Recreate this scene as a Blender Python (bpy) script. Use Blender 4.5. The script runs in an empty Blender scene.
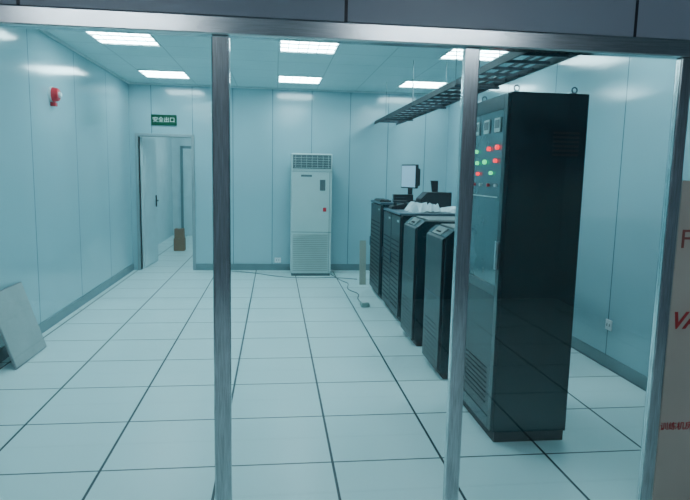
import bpy, bmesh, math, random
from mathutils import Vector, Matrix
random.seed(4)
H=1.54
CEIL=2.81
XL,XR,YB=-2.16,2.73,9.2
YP=2.2
col=bpy.context.scene.collection

# ------------------------------------------------------------ materials
def nt(name):
    m=bpy.data.materials.new(name); m.use_nodes=True
    n=m.node_tree; b=n.nodes['Principled BSDF']
    return m,n,b
def mat(name,c,rough=.5,metal=0,spec=.5,var=.06,scale=6,emit=None,es=0,coat=0,stretch=None):
    m,n,b=nt(name)
    tc=n.nodes.new('ShaderNodeTexCoord'); no=n.nodes.new('ShaderNodeTexNoise'); no.inputs['Scale'].default_value=scale
    no.inputs['Detail'].default_value=4
    if stretch:
        mp=n.nodes.new('ShaderNodeMapping'); mp.inputs['Scale'].default_value=stretch
        n.links.new(tc.outputs['Object'],mp.inputs[0]); n.links.new(mp.outputs[0],no.inputs['Vector'])
    else: n.links.new(tc.outputs['Object'],no.inputs['Vector'])
    r=n.nodes.new('ShaderNodeValToRGB')
    r.color_ramp.elements[0].position=.3; r.color_ramp.elements[1].position=.7
    r.color_ramp.elements[0].color=(*[v*(1-var) for v in c],1)
    r.color_ramp.elements[1].color=(*[min(1,v*(1+var)) for v in c],1)
    n.links.new(no.outputs['Fac'],r.inputs[0]); n.links.new(r.outputs[0],b.inputs['Base Color'])
    b.inputs['Roughness'].default_value=rough; b.inputs['Metallic'].default_value=metal
    b.inputs['Specular IOR Level'].default_value=spec; b.inputs['Coat Weight'].default_value=coat
    if emit:
        b.inputs['Emission Color'].default_value=(*emit,1); b.inputs['Emission Strength'].default_value=es
    return m
def mth(n,op,a,b=None):
    x=n.nodes.new('ShaderNodeMath'); x.operation=op
    for i,v in enumerate((a,b)):
        if v is None: continue
        if isinstance(v,(int,float)): x.inputs[i].default_value=v
        else: n.links.new(v,x.inputs[i])
    return x.outputs[0]
def seam(n,src,x0,p,w):
    t=mth(n,'DIVIDE',mth(n,'SUBTRACT',src,x0),p)
    f=mth(n,'ABSOLUTE',mth(n,'SUBTRACT',mth(n,'FRACT',mth(n,'ADD',t,.5)),.5))
    return mth(n,'LESS_THAN',f,w/p/2)
def panelmat(name,c,cs,rough,axes,var=.04,spec=.5,bump=.15):
    m,n,b=nt(name)
    g=n.nodes.new('ShaderNodeNewGeometry'); s=n.nodes.new('ShaderNodeSeparateXYZ'); n.links.new(g.outputs['Position'],s.inputs[0])
    mask=None
    for ax,x0,p,w in axes:
        k=seam(n,s.outputs[ax],x0,p,w)
        mask=k if mask is None else mth(n,'MAXIMUM',mask,k)
    no=n.nodes.new('ShaderNodeTexNoise'); no.inputs['Scale'].default_value=1.3; no.inputs['Detail'].default_value=5
    n.links.new(g.outputs['Position'],no.inputs['Vector'])
    r=n.nodes.new('ShaderNodeValToRGB')
    r.color_ramp.elements[0].position=.3; r.color_ramp.elements[1].position=.7
    r.color_ramp.elements[0].color=(*[v*(1-var) for v in c],1); r.color_ramp.elements[1].color=(*[v*(1+var) for v in c],1)
    n.links.new(no.outputs['Fac'],r.inputs[0])
    mx=n.nodes.new('ShaderNodeMix'); mx.data_type='RGBA'
    n.links.new(mask,mx.inputs[0]); n.links.new(r.outputs[0],mx.inputs[6]); mx.inputs[7].default_value=(*cs,1)
    n.links.new(mx.outputs[2],b.inputs['Base Color'])
    b.inputs['Roughness'].default_value=rough; b.inputs['Specular IOR Level'].default_value=spec
    return m
WC=(.33,.52,.575)
M={}
M['floor']=panelmat('floor_tiles',(.66,.86,.87),(.02,.045,.06),.32,[(0,.315,.6,.014),(1,2.95,.6,.012)],var=.03)
M['wy']=panelmat('wall_panel_side',WC,(.10,.18,.21),.14,[(1,5.6,1.2,.012)],spec=.7)
M['wx']=panelmat('wall_panel_back',WC,(.11,.19,.22),.14,[(0,-.04,.6,.010)],spec=.7)
M['ceil']=panelmat('ceiling_tiles',(.58,.77,.80),(.38,.5,.53),.45,[(0,.03,.6,.012),(1,5.85,.6,.012)])
M['hall']=mat('hall_paint',(.54,.70,.74),.5)
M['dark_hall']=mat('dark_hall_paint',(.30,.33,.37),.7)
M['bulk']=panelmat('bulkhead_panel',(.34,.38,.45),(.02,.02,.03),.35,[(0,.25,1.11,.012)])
M['steel']=mat('brushed_steel',(.62,.68,.70),.20,metal=1,var=.2,scale=30,stretch=(8,8,.4))
M['steelh']=mat('brushed_steel_header',(.66,.71,.73),.22,metal=1,var=.15,scale=30,stretch=(.4,8,8))
M['base']=mat('grey_baseboard',(.18,.26,.28),.35,metal=.3)
M['frame']=mat('door_frame_steel',(.30,.38,.40),.35,metal=.3)
M['navy']=mat('navy_black_steel',(.005,.026,.034),.20,var=.15,spec=.6)
M['navy2']=mat('charcoal_plastic',(.010,.024,.030),.36,var=.15)
M['slot']=mat('black_slot',(.002,.004,.006),.6)
M['navyl']=mat('blue_grey_trim',(.05,.10,.13),.4)
M['tan']=mat('grey_tan_plastic',(.13,.165,.165),.5)
M['blacktray']=mat('black_tray_paint',(.008,.020,.032),.45)
M['ac']=mat('pale_grey_enamel',(.48,.63,.63),.35,var=.03)
M['acd']=mat('grey_vent',(.09,.13,.14),.5)
M['acg']=mat('beige_grille',(.35,.42,.40),.5)
M['red']=mat('red_plastic',(.75,.03,.05),.35)
M['redp']=mat('red_print',(.52,.06,.06),.5)
M['brownp']=mat('brown_red_print',(.32,.10,.08),.5)
M['white']=mat('white_plastic',(.75,.82,.84),.4)
M['black']=mat('black_plastic',(.01,.014,.018),.4)
M['green']=mat('exit_green',(.0,.08,.04),.6,spec=.1)
M['whitee']=mat('sign_white',(.85,.98,.92),.4)
M['ledr']=mat('red_lamp',(.8,.02,.03),.3,emit=(1,.01,.03),es=2.6)
M['ledg']=mat('green_lamp',(.02,.7,.3),.3,emit=(.02,1,.3),es=1.6)
M['screen']=mat('lit_screen',(.25,.42,.52),.2,emit=(.36,.70,.95),es=.5)
M['panel']=mat('teal_instrument_panel',(.05,.11,.125),.14,var=.1,coat=.3)
M['meter']=mat('meter_face',(.42,.54,.54),.3)
M['paper']=mat('white_paper',(.60,.72,.76),.6)
M['card']=mat('cardboard_brown',(.34,.20,.13),.8)
M['beige']=mat('beige_board',(.38,.40,.34),.7)
M['poster']=mat('beige_poster',(.62,.54,.46),.5,var=.08,scale=2)
M['tileback']=mat('grey_tile_face',(.34,.40,.40),.6,var=.08)
M['tileedge']=mat('tile_edge',(.22,.24,.25),.6)
M['door']=mat('grey_blue_door',(.52,.68,.72),.35)
M['fix']=mat('lamp_housing',(.6,.7,.72),.35)
M['tube']=mat('fluorescent_tube',(.9,.97,1),.4,emit=(.64,.95,1.0),es=40)
M['tubefill']=mat('fill_lamp_tube',(.9,.97,1),.4,emit=(.78,.90,1.0),es=60)  # glow of the added entrance fill lamps
M['cable']=mat('grey_cable',(.20,.26,.27),.5)
M['greenp']=mat('grey_green_plastic',(.22,.32,.30),.5)
# glass: clear sheet, symmetric Schlick reflection
g,n,b=nt('clear_glass'); n.nodes.remove(b)
tr=n.nodes.new('ShaderNodeBsdfTransparent'); tr.inputs[0].default_value=(.96,.985,.99,1)
gl=n.nodes.new('ShaderNodeBsdfGlossy'); gl.inputs['Roughness'].default_value=.03
lw=n.nodes.new('ShaderNodeLayerWeight'); lw.inputs[0].default_value=.5
p5=mth(n,'POWER',lw.outputs['Facing'],4.0)
fac=mth(n,'ADD',mth(n,'MULTIPLY',p5,.94),.06)
ms=n.nodes.new('ShaderNodeMixShader')
n.links.new(fac,ms.inputs[0]); n.links.new(tr.outputs[0],ms.inputs[1]); n.links.new(gl.outputs[0],ms.inputs[2])
n.links.new(ms.outputs[0],n.nodes['Material Output'].inputs[0]); M['glass']=g

# ------------------------------------------------------------ helpers
def addbox(bm,b):
    x0,x1,y0,y1,z0,z1=b
    vs=[bm.verts.new(p) for p in ((x0,y0,z0),(x1,y0,z0),(x1,y1,z0),(x0,y1,z0),(x0,y0,z1),(x1,y0,z1),(x1,y1,z1),(x0,y1,z1))]
    for f in ((3,2,1,0),(4,5,6,7),(0,1,5,4),(1,2,6,5),(2,3,7,6),(3,0,4,7)): bm.faces.new([vs[i] for i in f])
def finish(name,bm,m,parent=None,loc=(0,0,0),bev=0,seg=2,smooth=False,rot=None):
    bmesh.ops.recalc_face_normals(bm,faces=bm.faces)
    me=bpy.data.meshes.new(name); bm.to_mesh(me); bm.free()
    me.materials.append(m)
    if smooth:
        for p in me.polygons: p.use_smooth=True
    o=bpy.data.objects.new(name,me); col.objects.link(o); o.location=loc
    if rot: o.rotation_euler=rot
    if parent: o.parent=parent
    if bev:
        md=o.modifiers.new('bevel','BEVEL'); md.width=bev; md.segments=seg; md.limit_method='ANGLE'
    return o
def boxes(name,bl,m,parent=None,bev=0,loc=(0,0,0),rot=None):
    bm=bmesh.new()
    for b in bl: addbox(bm,b)
    return finish(name,bm,m,parent,loc,bev,rot=rot)
def cyl(name,p0,p1,r0,m,parent=None,r1=None,seg=24,bev=0):
    p0=Vector(p0);p1=Vector(p1);d=p1-p0
    bm=bmesh.new()
    mx=Matrix.Translation((p0+p1)/2)@d.to_track_quat('Z','Y').to_matrix().to_4x4()
    bmesh.ops.create_cone(bm,cap_ends=True,segments=seg,radius1=r0,radius2=r0 if r1 is None else r1,depth=d.length,matrix=mx)
    return finish(name,bm,m,parent,bev=bev)
def thing(name,loc,label,cat,rz=0,group=None):
    e=bpy.data.objects.new(name,None); col.objects.link(e); e.location=loc; e.rotation_euler=(0,0,rz)
    e.empty_display_size=.1
    tag(e,label,cat,group); return e
def tag(o,label,cat,group=None):
    o['label']=label; o['category']=cat
    if group: o['group']=group
def struct(o): o['kind']='structure'; return o
def profile(name,pts,a,bb,m,parent=None,axis='y',bev=0):
    bm=bmesh.new()
    A=[bm.verts.new((p[0],a,p[1])) for p in pts]; B=[bm.verts.new((p[0],bb,p[1])) for p in pts]
    bm.faces.new(A); bm.faces.new(B[::-1])
    for i in range(len(pts)):
        j=(i+1)%len(pts); bm.faces.new((A[i],B[i],B[j],A[j]))
    return finish(name,bm,m,parent,bev=bev)
def text(name,s,size,m,loc,rot,parent=None,extr=.001,shear=0,align='CENTER',bold=0):
    c=bpy.data.curves.new(name,'FONT'); c.body=s; c.size=size; c.extrude=extr; c.align_x=align; c.align_y='CENTER'; c.shear=shear; c.offset=bold
    t=bpy.data.objects.new('tmp',c); col.objects.link(t)
    bpy.context.view_layer.update()
    me=bpy.data.meshes.new_from_object(t.evaluated_get(bpy.context.evaluated_depsgraph_get()))
    bpy.data.objects.remove(t)
    me.materials.clear(); me.materials.append(m)
    o=bpy.data.objects.new(name,me); col.objects.link(o); o.location=loc; o.rotation_euler=rot
    if parent: o.parent=parent
    return o
def tube(name,pts,r,m,parent=None):
    c=bpy.data.curves.new(name,'CURVE'); c.dimensions='3D'; c.bevel_depth=r; c.bevel_resolution=3
    s=c.splines.new('NURBS'); s.points.add(len(pts)-1)
    for i,p in enumerate(pts): s.points[i].co=(*p,1)
    s.use_endpoint_u=True; s.order_u=3
    t=bpy.data.objects.new('tmp',c); col.objects.link(t); bpy.context.view_layer.update()
    me=bpy.data.meshes.new_from_object(t.evaluated_get(bpy.context.evaluated_depsgraph_get()))
    bpy.data.objects.remove(t); me.materials.clear(); me.materials.append(m)
    o=bpy.data.objects.new(name,me); col.objects.link(o)
    if parent: o.parent=parent
    return o
def copytree(root,loc):
    r=root.copy(); col.objects.link(r); r.location=loc
    for c in root.children:
        k=c.copy(); col.objects.link(k); k.parent=r
        for d in c.children:
            q=d.copy(); col.objects.link(q); q.parent=k
    return r

# ------------------------------------------------------------ shell
struct(boxes('floor',[(-3.4,3.6,-2.6,14.3,-.1,0)],M['floor']))
struct(boxes('ceiling',[(-3.4,3.6,YP+.05,14.3,CEIL,CEIL+.1)],M['ceil']))
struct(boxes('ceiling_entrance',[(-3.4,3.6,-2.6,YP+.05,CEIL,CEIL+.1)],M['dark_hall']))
struct(boxes('wall_left',[(XL-.1,XL,YP-.05,YB,0,CEIL)],M['wy']))
struct(boxes('wall_right',[(XR,XR+.1,YP-.05,YB,0,CEIL)],M['wy']))
DX0,DX1,DZ=-2.04,-1.26,2.03
struct(boxes('wall_back',[(XL-.1,DX0,YB,YB+.1,0,CEIL),(DX1,XR+.1,YB,YB+.1,0,CEIL),(DX0,DX1,YB,YB+.1,DZ,CEIL)],M['wx']))
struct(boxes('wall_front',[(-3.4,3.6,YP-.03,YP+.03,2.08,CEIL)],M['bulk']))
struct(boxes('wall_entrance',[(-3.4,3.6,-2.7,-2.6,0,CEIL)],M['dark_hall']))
struct(boxes('wall_entrance_left',[(-3.5,-3.4,-2.6,YP,0,CEIL)],M['dark_hall']))
struct(boxes('wall_entrance_right',[(3.6,3.7,-2.6,YP,0,CEIL)],M['dark_hall']))
struct(boxes('wall_passage_left',[(-2.5,-2.4,YB+.1,14.2,0,CEIL)],M['hall']))
struct(boxes('wall_passage_right',[(-.5,-.4,YB+.1,14.2,0,CEIL)],M['hall']))
struct(boxes('wall_passage_end',[(-2.5,-.4,14.2,14.3,0,CEIL)],M['hall']))
struct(boxes('baseboard_left',[(XL,XL+.012,YP+.05,YB,0,.1)],M['base']))
struct(boxes('baseboard_right',[(XR-.012,XR,YP+.05,YB,0,.1)],M['base']))
struct(boxes('baseboard_back',[(DX1+.04,XR-.012,YB-.012,YB,0,.1)],M['base']))
struct(boxes('trim_1',[(DX0-.045,DX0,YB-.02,YB+.12,0,DZ+.045),(DX1,DX1+.045,YB-.02,YB+.12,0,DZ+.045),(DX0,DX1,YB-.02,YB+.12,DZ,DZ+.045)],M['frame'],bev=.004))
struct(boxes('trim_2',[(-2.2,-2.14,14.16,14.2,0,2.1),(-1.3,-1.24,14.16,14.2,0,2.1),(-2.2,-1.24,14.16,14.2,2.04,2.1)],M['base']))
struct(boxes('door_2',[(-2.14,-1.3,14.175,14.2,0.005,2.04)],M['door']))
struct(boxes('trim_3',[(XL,XL+.025,YP+.05,YB,CEIL-.025,CEIL)],M['fix']))
struct(boxes('trim_4',[(XR-.025,XR,YP+.05,YB,CEIL-.025,CEIL)],M['fix']))
struct(boxes('trim_5',[(XL+.025,XR-.025,YB-.025,YB,CEIL-.025,CEIL)],M['fix']))

d=bpy.data.objects.new('door_1',None); col.objects.link(d); d.location=(DX0+.01,YB+.13,0); d.rotation_euler=(0,0,math.radians(86)); d['kind']='structure'
boxes('door_leaf',[(0,.77,-.02,.02,.01,2.02)],M['door'],d,bev=.003)
boxes('door_panel',[(.12,.65,-.026,-.02,.3,1.85)],M['hall'],d,bev=.003)
boxes('door_handle',[(.68,.72,-.035,-.02,.93,1.12),(.60,.71,-.065,-.05,1.02,1.04),(.69,.71,-.05,-.035,1.02,1.04)],M['black'],d,bev=.003)

# ------------------------------------------------------------ partition
P=thing('glass_partition',(0,YP,0),'full-height clear glass partition in brushed stainless steel frame','glass partition')
posts=[-2.10,-1.12,-.195,.730,1.597,2.55]
hw=[.031,.031,.032,.030,.026,.03]
for x,h_ in zip(posts,hw):
    boxes('post',[(x-h_,x+h_,-.018,.018,.06,2.015)],M['steel'],P,bev=.006)
boxes('header',[(-2.16,2.73,-.032,.032,2.015,2.08)],M['steelh'],P,bev=.006)
boxes('sill',[(-2.16,2.73,-.03,.03,0,.06)],M['steelh'],P,bev=.003)
for i in range(5):
    boxes('glass_pane',[(posts[i]+hw[i],posts[i+1]-hw[i+1],-.003,.003,.06,2.015)],M['glass'],P)

Q=thing('poster',(1.628,YP-.012,0),'beige poster with red and brown lettering stuck on the glass','poster')
boxes('poster_sheet',[(0,.87,-.002,.004,.065,1.54)],M['poster'],Q)
R=(math.radians(90),0,0)
text('poster_heading','F(',.11,M['brownp'],(.010,-.004,1.30),R,Q,align='LEFT')
text('poster_logo','VA',.10,M['redp'],(.0,-.004,.96),R,Q,align='LEFT',shear=.3,bold=.002)
text('poster_caption','训练机房设备有限公司',.038,M['redp'],(.0,-.004,.50),R,Q,align='LEFT')

# ------------------------------------------------------------ ceiling lights
L=thing('ceiling_light',(-1.47,6.15,CEIL),'square recessed fluorescent ceiling light with louvres','ceiling light',group='square fluorescent ceiling lights')
boxes('light_frame',[(-.3,.3,-.3,-.285,-.012,0),(-.3,.3,.285,.3,-.012,0),(-.3,-.285,-.285,.285,-.012,0),(.285,.3,-.285,.285,-.012,0)],M['fix'],L)
for yy in (-.19,0,.19):
    boxes('light_tube',[(-.275,.275,yy-.045,yy+.045,-.008,-.002)],M['tube'],L)
boxes('light_louvre',[(xx-.004,xx+.004,-.285,.285,-.012,-.0085) for xx in (-.2,-.1,0,.1,.2)],M['fix'],L)
for y in (3.95,6.15,8.3):
    for x in (-1.47,.33,2.06):
        if (x,y)==(-1.47,6.15): continue
        copytree(L,(x,y,CEIL))
for loc in ((-1.4,10.8,CEIL),(-1.4,12.9,CEIL)):  # two out-of-view copies added to brighten the passage beyond the doorway
    k=copytree(L,loc)
for x in (-1.3,1.3):  # unseen fill lamps, added to light the posts and poster from the front
    E=thing('entrance_fill_lamp',(x,-.6,CEIL),'unseen batten lamp added to the entrance ceiling as fill light','ceiling light',group='added entrance fill lamps')
    boxes('lamp_housing',[(-.6,.6,-.06,.06,-.05,0)],M['fix'],E,bev=.005)
    boxes('fill_tube',[(-.58,.58,-.03,.03,-.075,-.052)],M['tubefill'],E,bev=.008)

# ------------------------------------------------------------ exit sign
S=thing('exit_sign',(-1.655,YB-.03,2.20),'green exit sign with white lettering above the doorway','exit sign')
boxes('sign_case',[(-.185,.185,0,.03,0,.155)],M['green'],S,bev=.004)
text('sign_lettering','安全出口',.082,M['whitee'],(0,-.003,.076),R,S)

# ------------------------------------------------------------ fire alarm
A=thing('fire_alarm',(XL-.002,6.11,2.24),'red round fire alarm sounder with white lens on the wall panel','fire alarm')
cyl('alarm_base',(0,0,0),(.02,0,0),.075,M['white'],A,seg=32)
cyl('alarm_body',(.02,0,0),(.075,0,0),.072,M['red'],A,r1=.058,seg=32,bev=.006)
cyl('alarm_lens',(.075,0,0),(.10,0,0),.03,M['white'],A,r1=.02,bev=.004)
boxes('alarm_bracket',[(.0,.05,-.03,.03,-.11,-.074)],M['red'],A,bev=.004)

# ------------------------------------------------------------ air conditioner
AC=thing('air_conditioner',(.54,8.86,0),'tall pale grey floor-standing air conditioner cabinet with top louvres','air conditioner')
w=.30
boxes('body',[(-w,w,-.2,.2,.04,1.82)],M['ac'],AC,bev=.015)
boxes('plinth',[(-w+.01,w-.01,-.19,.19,0,.04)],M['acd'],AC)
boxes('air_outlet',[(-w+.02,w-.02,-.206,-.2,1.60,1.80)],M['acd'],AC)
boxes('louvre',[(-w+.03,w-.03,-.216,-.206,1.615+i*.035,1.619+i*.035) for i in range(5)]+[(x-.002,x+.002,-.214,-.206,1.61,1.79) for x in [-.24+.08*j for j in range(7)]],M['ac'],AC)
boxes('control_panel',[(.12,.2,-.207,-.2,1.28,1.44)],M['acd'],AC,bev=.002)
boxes('nameplate',[(-.16,.0,-.205,-.2,1.48,1.51)],M['acd'],AC)
boxes('badge',[(.17,.22,-.205,-.2,.97,1.03)],M['red'],AC)
boxes('body_seam',[(-w+.005,w-.005,-.203,-.2,1.555,1.56)],M['acd'],AC)
boxes('body_seam',[(-w+.005,w-.005,-.203,-.2,.66,.667)],M['acd'],AC)
boxes('body_seam',[(.262,.267,-.203,-.2,.05,1.55)],M['acd'],AC)
boxes('intake_grille',[(-w+.03,w-.05,-.208,-.2,.08+i*.028,.094+i*.028) for i in range(20)],M['acg'],AC)
tube('air_conditioner_pipe',[(.8,9.1,.02),(.95,9.05,.015),(1.05,8.9,.013),(1.15,9.0,.013)],.012,M['white'])
tag(bpy.data.objects['air_conditioner_pipe'],'short white pipe on the floor beside the air conditioner','pipe')

# ------------------------------------------------------------ power rack
RK=thing('power_cabinet',(1.245,3.10,0),'tall navy black power distribution cabinet with instrument door','cabinet')
rw,rd,rh=.465,.62,2.0
boxes('cabinet_body',[(.02,rw,0,rd,.06,rh)],M['navy'],RK,bev=.006)
boxes('plinth',[(.03,rw-.01,.01,rd-.01,0,.06)],M['slot'],RK)
dr=boxes('cabinet_door',[(0,.02,0,.05,.07,rh-.01),(0,.02,rd-.05,rd,.07,rh-.01),(0,.02,.05,rd-.05,rh-.09,rh-.01),(0,.02,.05,rd-.05,.07,.14),(0,.02,.05,rd-.05,.86,.92)],M['navy'],RK,bev=.003)
boxes('instrument_panel',[(.008,.02,.05,rd-.05,.92,rh-.09)],M['panel'],dr)
boxes('lower_panel',[(.008,.02,.05,rd-.05,.14,.86)],M['navy2'],dr)
boxes('louvre',[(.003,.008,.12,rd-.12,.2+i*.03,.206+i*.03) for i in range(8)],M['slot'],dr)
boxes('door_handle',[(-.018,.0,.015,.035,1.02,1.18)],M['steel'],dr,bev=.003)
for i,y in enumerate((.14,.31,.48)):
    boxes('meter',[(.0,.008,y-.045,y+.045,1.79,1.87)],M['meter'],dr,bev=.002)
    boxes('meter_window',[(-.002,.0,y-.032,y+.032,1.812,1.858)],M['acd'],dr)
for y,z,c_,r_ in ((.12,1.705,'ledr',.013),(.25,1.70,'ledr',.012),(.46,1.69,'ledg',.011),(.14,1.63,'ledr',.011),(.31,1.625,'ledg',.013),(.44,1.62,'ledg',.011),(.20,1.56,'ledg',.010),(.42,1.555,'ledr',.010)):
    cyl('indicator_lamp',(-.010,y,z),(.008,y,z),r_,M[c_],dr,bev=.003)
for i,y in enumerate((.12,.24,.36,.48)):
    cyl('push_button',(-.006,y,1.49),(.008,y,1.49),.009,M['red' if i%2==1 else 'white'],dr)
boxes('label_plate',[(.004,.008,.1,.52,1.42,1.426)],M['meter'],dr)
boxes('side_slats',[(.27,.42,-.004,0,1.66+i*.024,1.672+i*.024) for i in range(6)],M['slot'],RK)  # row of thin dark slats high on the cabinet side
for x in (.07,rw-.06):
    for y in (.06,rd-.06):
        bm=bmesh.new()
        N=20;K=8
        ring=[[bm.verts.new((x+math.cos(a)*(.015+.004*math.cos(b2)),y+.004*math.sin(b2),rh+.024+math.sin(a)*(.015+.004*math.cos(b2)))) for b2 in [2*math.pi*k/K for k in range(K)]] for a in [2*math.pi*i/N for i in range(N)]]
        for i in range(N):
            for k in range(K):
                bm.faces.new((ring[i][k],ring[(i+1)%N][k],ring[(i+1)%N][(k+1)%K],ring[i][(k+1)%K]))
        bmesh.ops.create_cone(bm,cap_ends=True,segments=12,radius1=.012,radius2=.008,depth=.012,matrix=Matrix.Translation((x,y,rh+.006)))
        finish('lifting_eye',bm,M['navyl'],RK,smooth=True)

# ------------------------------------------------------------ UPS cabinets
U=thing('ups_cabinet',(1.23,4.15,0),'black uninterruptible power supply cabinet with grey sloped control top','ups cabinet',group='black power supply cabinets')
uw,ud,uh=.50,.80,1.14
profile('body',[(.02,.05),(.02,uh-.05),(.08,uh),(ud,uh),(ud,.05)],0,uw,M['navy'],U,bev=.004)
boxes('plinth',[(.05,ud-.02,.02,uw-.02,0,.05)],M['slot'],U)
profile('front_bezel',[(0,.06),(0,uh-.07),(.02,uh-.055),(.02,.06)],.02,uw-.02,M['navy2'],U,bev=.004)
profile('control_panel',[(.022,uh-.052),(.016,uh-.046),(.076,uh+.005),(.082,uh-.002)],.14,uw-.12,M['tan'],U,bev=.002)
boxes('display',[(.03,.048,.20,.30,uh-.035,uh-.022)],M['slot'],U)
boxes('front_louvre',[(-.002,0,.08,uw-.08,.12+i*.035,.124+i*.035) for i in range(9)],M['slot'],U)
boxes('front_trim',[(-.003,0,.04,uw-.04,.62,.625)],M['navyl'],U)
boxes('top_cap',[(.12,ud-.01,.01,uw-.01,uh,uh+.010)],M['tan'],U,bev=.004)
boxes('side_seam',[(.07,ud-.04,-.002,0,.10,.103)],M['navyl'],U)
boxes('side_seam',[(.07,ud-.04,-.002,0,uh-.14,uh-.137)],M['navyl'],U)
U2=copytree(U,(1.23,5.0,0))

def rackcab(name,y0,wd,h,n,lab,dep=.8):
    T=thing(name,(1.27,y0,0),lab,'cabinet')
    boxes('body',[(.03,dep,0,wd,.04,h-.025)],M['navy'],T,bev=.005)
    boxes('plinth',[(.05,dep-.02,.02,wd-.02,0,.04)],M['slot'],T)
    boxes('top_panel',[(0,dep+.01,-.005,wd+.005,h-.025,h)],M['navyl'],T,bev=.004)
    k=wd/n
    for i in range(n):
        f=boxes('cabinet_door',[(.005,.03,i*k+.008,(i+1)*k-.008,.06,h-.04)],M['navy2'],T,bev=.004)
        boxes('louvre',[(.001,.005,i*k+.05,(i+1)*k-.05,.14+j*.05,.150+j*.05) for j in range(int((h-.35)/.05))],M['slot'],f)
        boxes('handle',[(-.012,.005,(i+1)*k-.045,(i+1)*k-.03,h*.5,h*.5+.12)],M['navyl'],f,bev=.002)
        boxes('badge',[(.001,.005,i*k+.06,i*k+.14,h-.10,h-.08)],M['meter'],f)
    return T
rackcab('battery_cabinet',5.85,.92,1.15,2,'low black two-door battery cabinet with flat top carrying papers')
rackcab('server_cabinet',6.98,.72,1.20,1,'low black single-door server cabinet with monitor on top')

# ------------------------------------------------------------ things on cabinets
MO=thing('monitor',(1.70,7.33,1.20),'small computer monitor with pale lit screen on the black cabinet','monitor',rz=math.radians(-66))
boxes('bezel',[(-.155,.155,-.02,.02,.17,.47)],M['black'],MO,bev=.006)
boxes('rear_housing',[(-.12,.12,.02,.08,.20,.42)],M['black'],MO,bev=.01)
boxes('screen',[(-.142,.142,-.023,-.02,.185,.455)],M['screen'],MO)
boxes('stand',[(-.03,.03,0,.03,.02,.2)],M['black'],MO)
boxes('stand_base',[(-.1,.1,-.08,.09,0,.02)],M['black'],MO,bev=.005)
KB=thing('keyboard',(1.36,7.15,1.20),'black computer keyboard lying on the cabinet top','keyboard')
boxes('keyboard_case',[(-.07,.07,-.02,.40,0,.022)],M['black'],KB,bev=.004)
boxes('keys',[(-.055+.026*a,-.034+.026*a,-.005+.026*c,.016+.026*c,.022,.03) for a in range(4) for c in range(15)],M['navy2'],KB)
EQ=thing('desktop_computer',(1.55,7.05,1.20),'small black desktop computer box on the black cabinet','computer')
boxes('case',[(-.1,.14,0,.1,0,.10)],M['black'],EQ,bev=.006)
boxes('drive_slot',[(-.08,.04,-.002,0,.06,.066)],M['navyl'],EQ)
PR=thing('printer',(1.82,6.50,1.15),'small black printer with raised paper tray on the cabinet','printer')
profile('body',[(-.18,0),(-.18,.12),(-.10,.20),(.18,.20),(.18,0)],-.02,.22,M['black'],PR,bev=.008)
profile('paper_tray',[(-.02,.20),(-.04,.33),(.05,.33),(.05,.20)],.10,.12,M['black'],PR,bev=.003)
boxes('output_tray',[(-.26,-.18,.02,.18,.02,.03)],M['navyl'],PR)
def crumple(name,loc,sx,sy,h,lab,cat,seed):
    random.seed(seed)
    bm=bmesh.new(); N=9
    g=[[bm.verts.new((sx*(i/N-.5)+random.uniform(-.018,.018),sy*(j/N-.5)+random.uniform(-.018,.018),
        max(.002,h*random.uniform(.05,1)))) for j in range(N+1)] for i in range(N+1)]
    for i in range(N):
        for j in range(N):
            bm.faces.new((g[i][j],g[i+1][j],g[i+1][j+1])); bm.faces.new((g[i][j],g[i+1][j+1],g[i][j+1]))
    for i in range(N+1):
        for j in range(N+1):
            if i in(0,N) or j in (0,N): g[i][j].co.z*=.25*random.random()
    g[0][0].co.z=0
    o=finish(name,bm,M['paper'],None,loc); tag(o,lab,cat)
crumple('plastic_bag',(1.60,6.18,1.151),.34,.38,.10,'crumpled white plastic bag on the black cabinet','bag',3)
crumple('paper_pile',(1.93,6.18,1.151),.26,.38,.055,'loose white papers heaped on the black cabinet','paper',8)
BX=thing('telephone',(1.40,6.58,1.15),'black desk telephone on the cabinet edge','telephone')
profile('phone_base',[(-.09,0),(-.09,.03),(.09,.07),(.09,0)],-.09,.09,M['black'],BX,bev=.005)
boxes('handset',[(-.07,.09,-.085,-.045,.075,.10),(-.07,-.03,-.085,-.045,.04,.075),(.05,.09,-.085,-.045,.06,.075)],M['navy2'],BX,bev=.008)

bb=boxes('beige_board',[(0,.09,0,.02,0,.62)],M['beige'],None,loc=(1.18,7.95,.002),rot=(math.radians(-6),0,0))
tag(bb,'narrow beige board standing next to the black cabinet','board')

# ------------------------------------------------------------ cable tray
T=thing('cable_tray',(1.54,0,2.31),'black ladder cable tray hanging above the cabinets','cable tray')
y0,y1=2.6,9.19
tw=.36
boxes('side_rail',[(0,.012,y0,y1,0,.05)],M['blacktray'],T)
boxes('side_rail',[(tw-.012,tw,y0,y1,0,.05)],M['blacktray'],T)
boxes('side_rail',[(tw*.5-.006,tw*.5+.006,y0,y1,.03,.045)],M['blacktray'],T)
y=y0+.1
while y<y1:
    boxes('rung',[(.012,tw-.012,y-.012,y+.012,.01,.03)],M['blacktray'],T); y+=.26
for y in (3.4,5.0,6.6,8.2):
    boxes('hanger',[(-.02,tw+.02,y-.02,y+.02,-.02,-.0)],M['blacktray'],T)
    cyl('hanger_rod',(-.01,y,-.02),(-.01,y,CEIL-2.31),.004,M['base'],T,seg=8)
    cyl('hanger_rod',(tw+.01,y,-.02),(tw+.01,y,CEIL-2.31),.004,M['base'],T,seg=8)
random.seed(2)
for i,xx in enumerate((.08,.27)):
    pts=[(1.54+xx+random.uniform(-.015,.015),2.7+j*.8,2.31+.040) for j in range(9)]
    c=tube('power_cable',pts,.009,M['black']); tag(c,'black power cable laid along the ladder tray','cable','power cables in the ladder tray')

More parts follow.
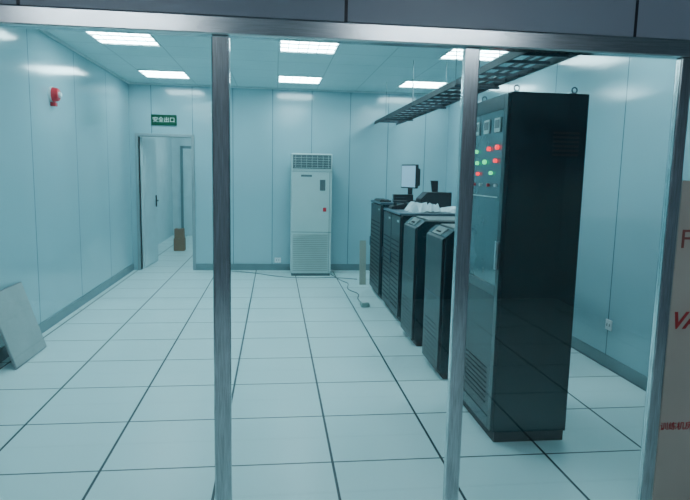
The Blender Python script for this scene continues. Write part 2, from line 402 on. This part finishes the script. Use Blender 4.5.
# ------------------------------------------------------------ leaning floor tile
LT=thing('loose_floor_tile',(-1.95,4.56,0.004),'grey raised floor tile leaning against the wall','floor tile')
ang=math.atan2(.18,.57)
LT.rotation_euler=(0,-ang,0)
boxes('tile_face',[(0,.005,.008,.592,.008,.592)],M['tileback'],LT)
boxes('tile_core',[(-.014,0,0,.6,0,.6)],M['tileedge'],LT,bev=.002)

O=thing('wall_outlet',(XR,4.38,.31),'small white power outlet on the wall panel','outlet')
boxes('outlet_plate',[(-.010,0,-.043,.043,0,.086)],M['white'],O,bev=.003)
boxes('outlet_slots',[(-.012,-.010,-.02,-.014,.03,.055),(-.012,-.010,.014,.02,.03,.055)],M['slot'],O)
O2=thing('wall_outlet',(.05,YB,.12),'small white power outlet near the baseboard','outlet')
boxes('outlet_plate',[(-.05,.05,-.01,0,0,.08)],M['white'],O2,bev=.003)
boxes('outlet_slots',[(-.02,-.014,-.012,-.01,.03,.055),(.014,.02,-.012,-.01,.03,.055)],M['slot'],O2)

AD=thing('power_adapter',(1.05,6.62,0),'small grey-green power adapter on the floor','adapter')
boxes('adapter_body',[(-.05,.05,-.06,.06,0,.05)],M['greenp'],AD,bev=.012)
boxes('adapter_cap',[(-.035,.035,-.045,.045,.05,.065)],M['white'],AD,bev=.004)
c=tube('floor_cable',[(.86,8.75,.008),(.95,8.2,.008),(1.05,8.05,.008),(.95,7.6,.008),(1.1,7.3,.008),(1.0,7.0,.008),(1.05,6.70,.008)],.006,M['cable'])
tag(c,'thin grey cable snaking across the floor tiles','cable')
c=tube('floor_cable',[(-.9,9.12,.008),(-.4,9.0,.008),(.1,8.5,.008),(.6,8.45,.008),(.9,8.5,.008),(1.2,8.35,.008)],.006,M['cable'])
tag(c,'thin grey cable running along the back of the floor','cable')

for i,(z,s) in enumerate(((0,.10),(.24,.085))):
    o=thing('cardboard_box',(-1.82,11.5,z),'small brown cardboard box stacked in the passage' if i else 'brown cardboard box on the passage floor','box')
    boxes('box_body',[(-s,s,-s,s,0,.24 if i==0 else .18)],M['card'],o,bev=.003)
    boxes('box_tape',[(-.02,.02,-s-.001,s+.001,.238 if i==0 else .178,.2405 if i==0 else .182)],M['beige'],o)

# ------------------------------------------------------------ world, camera
wd=bpy.data.worlds.new('w'); bpy.context.scene.world=wd; wd.use_nodes=True
wd.node_tree.nodes['Background'].inputs[0].default_value=(.10,.16,.22,1); wd.node_tree.nodes['Background'].inputs[1].default_value=.3
f=584.
D=Vector((-70,-78,f)).normalized(); V=Vector((-93,4450,f)); V=(V-V.dot(D)*D).normalized(); X=V.cross(D).normalized()
if X.x<0: X=-X
right=Vector((X.x,D.x,-V.x)); up=-Vector((X.y,D.y,-V.y)); back=-Vector((X.z,D.z,-V.z))
m3=Matrix((right,up,back)).transposed()
cam=bpy.data.cameras.new('camera'); cam.sensor_width=36; cam.lens=f/690*36; cam.clip_start=.05
co=bpy.data.objects.new('camera',cam); col.objects.link(co)
co.matrix_world=Matrix.Translation((0,0,H))@m3.to_4x4()
bpy.context.scene.camera=co
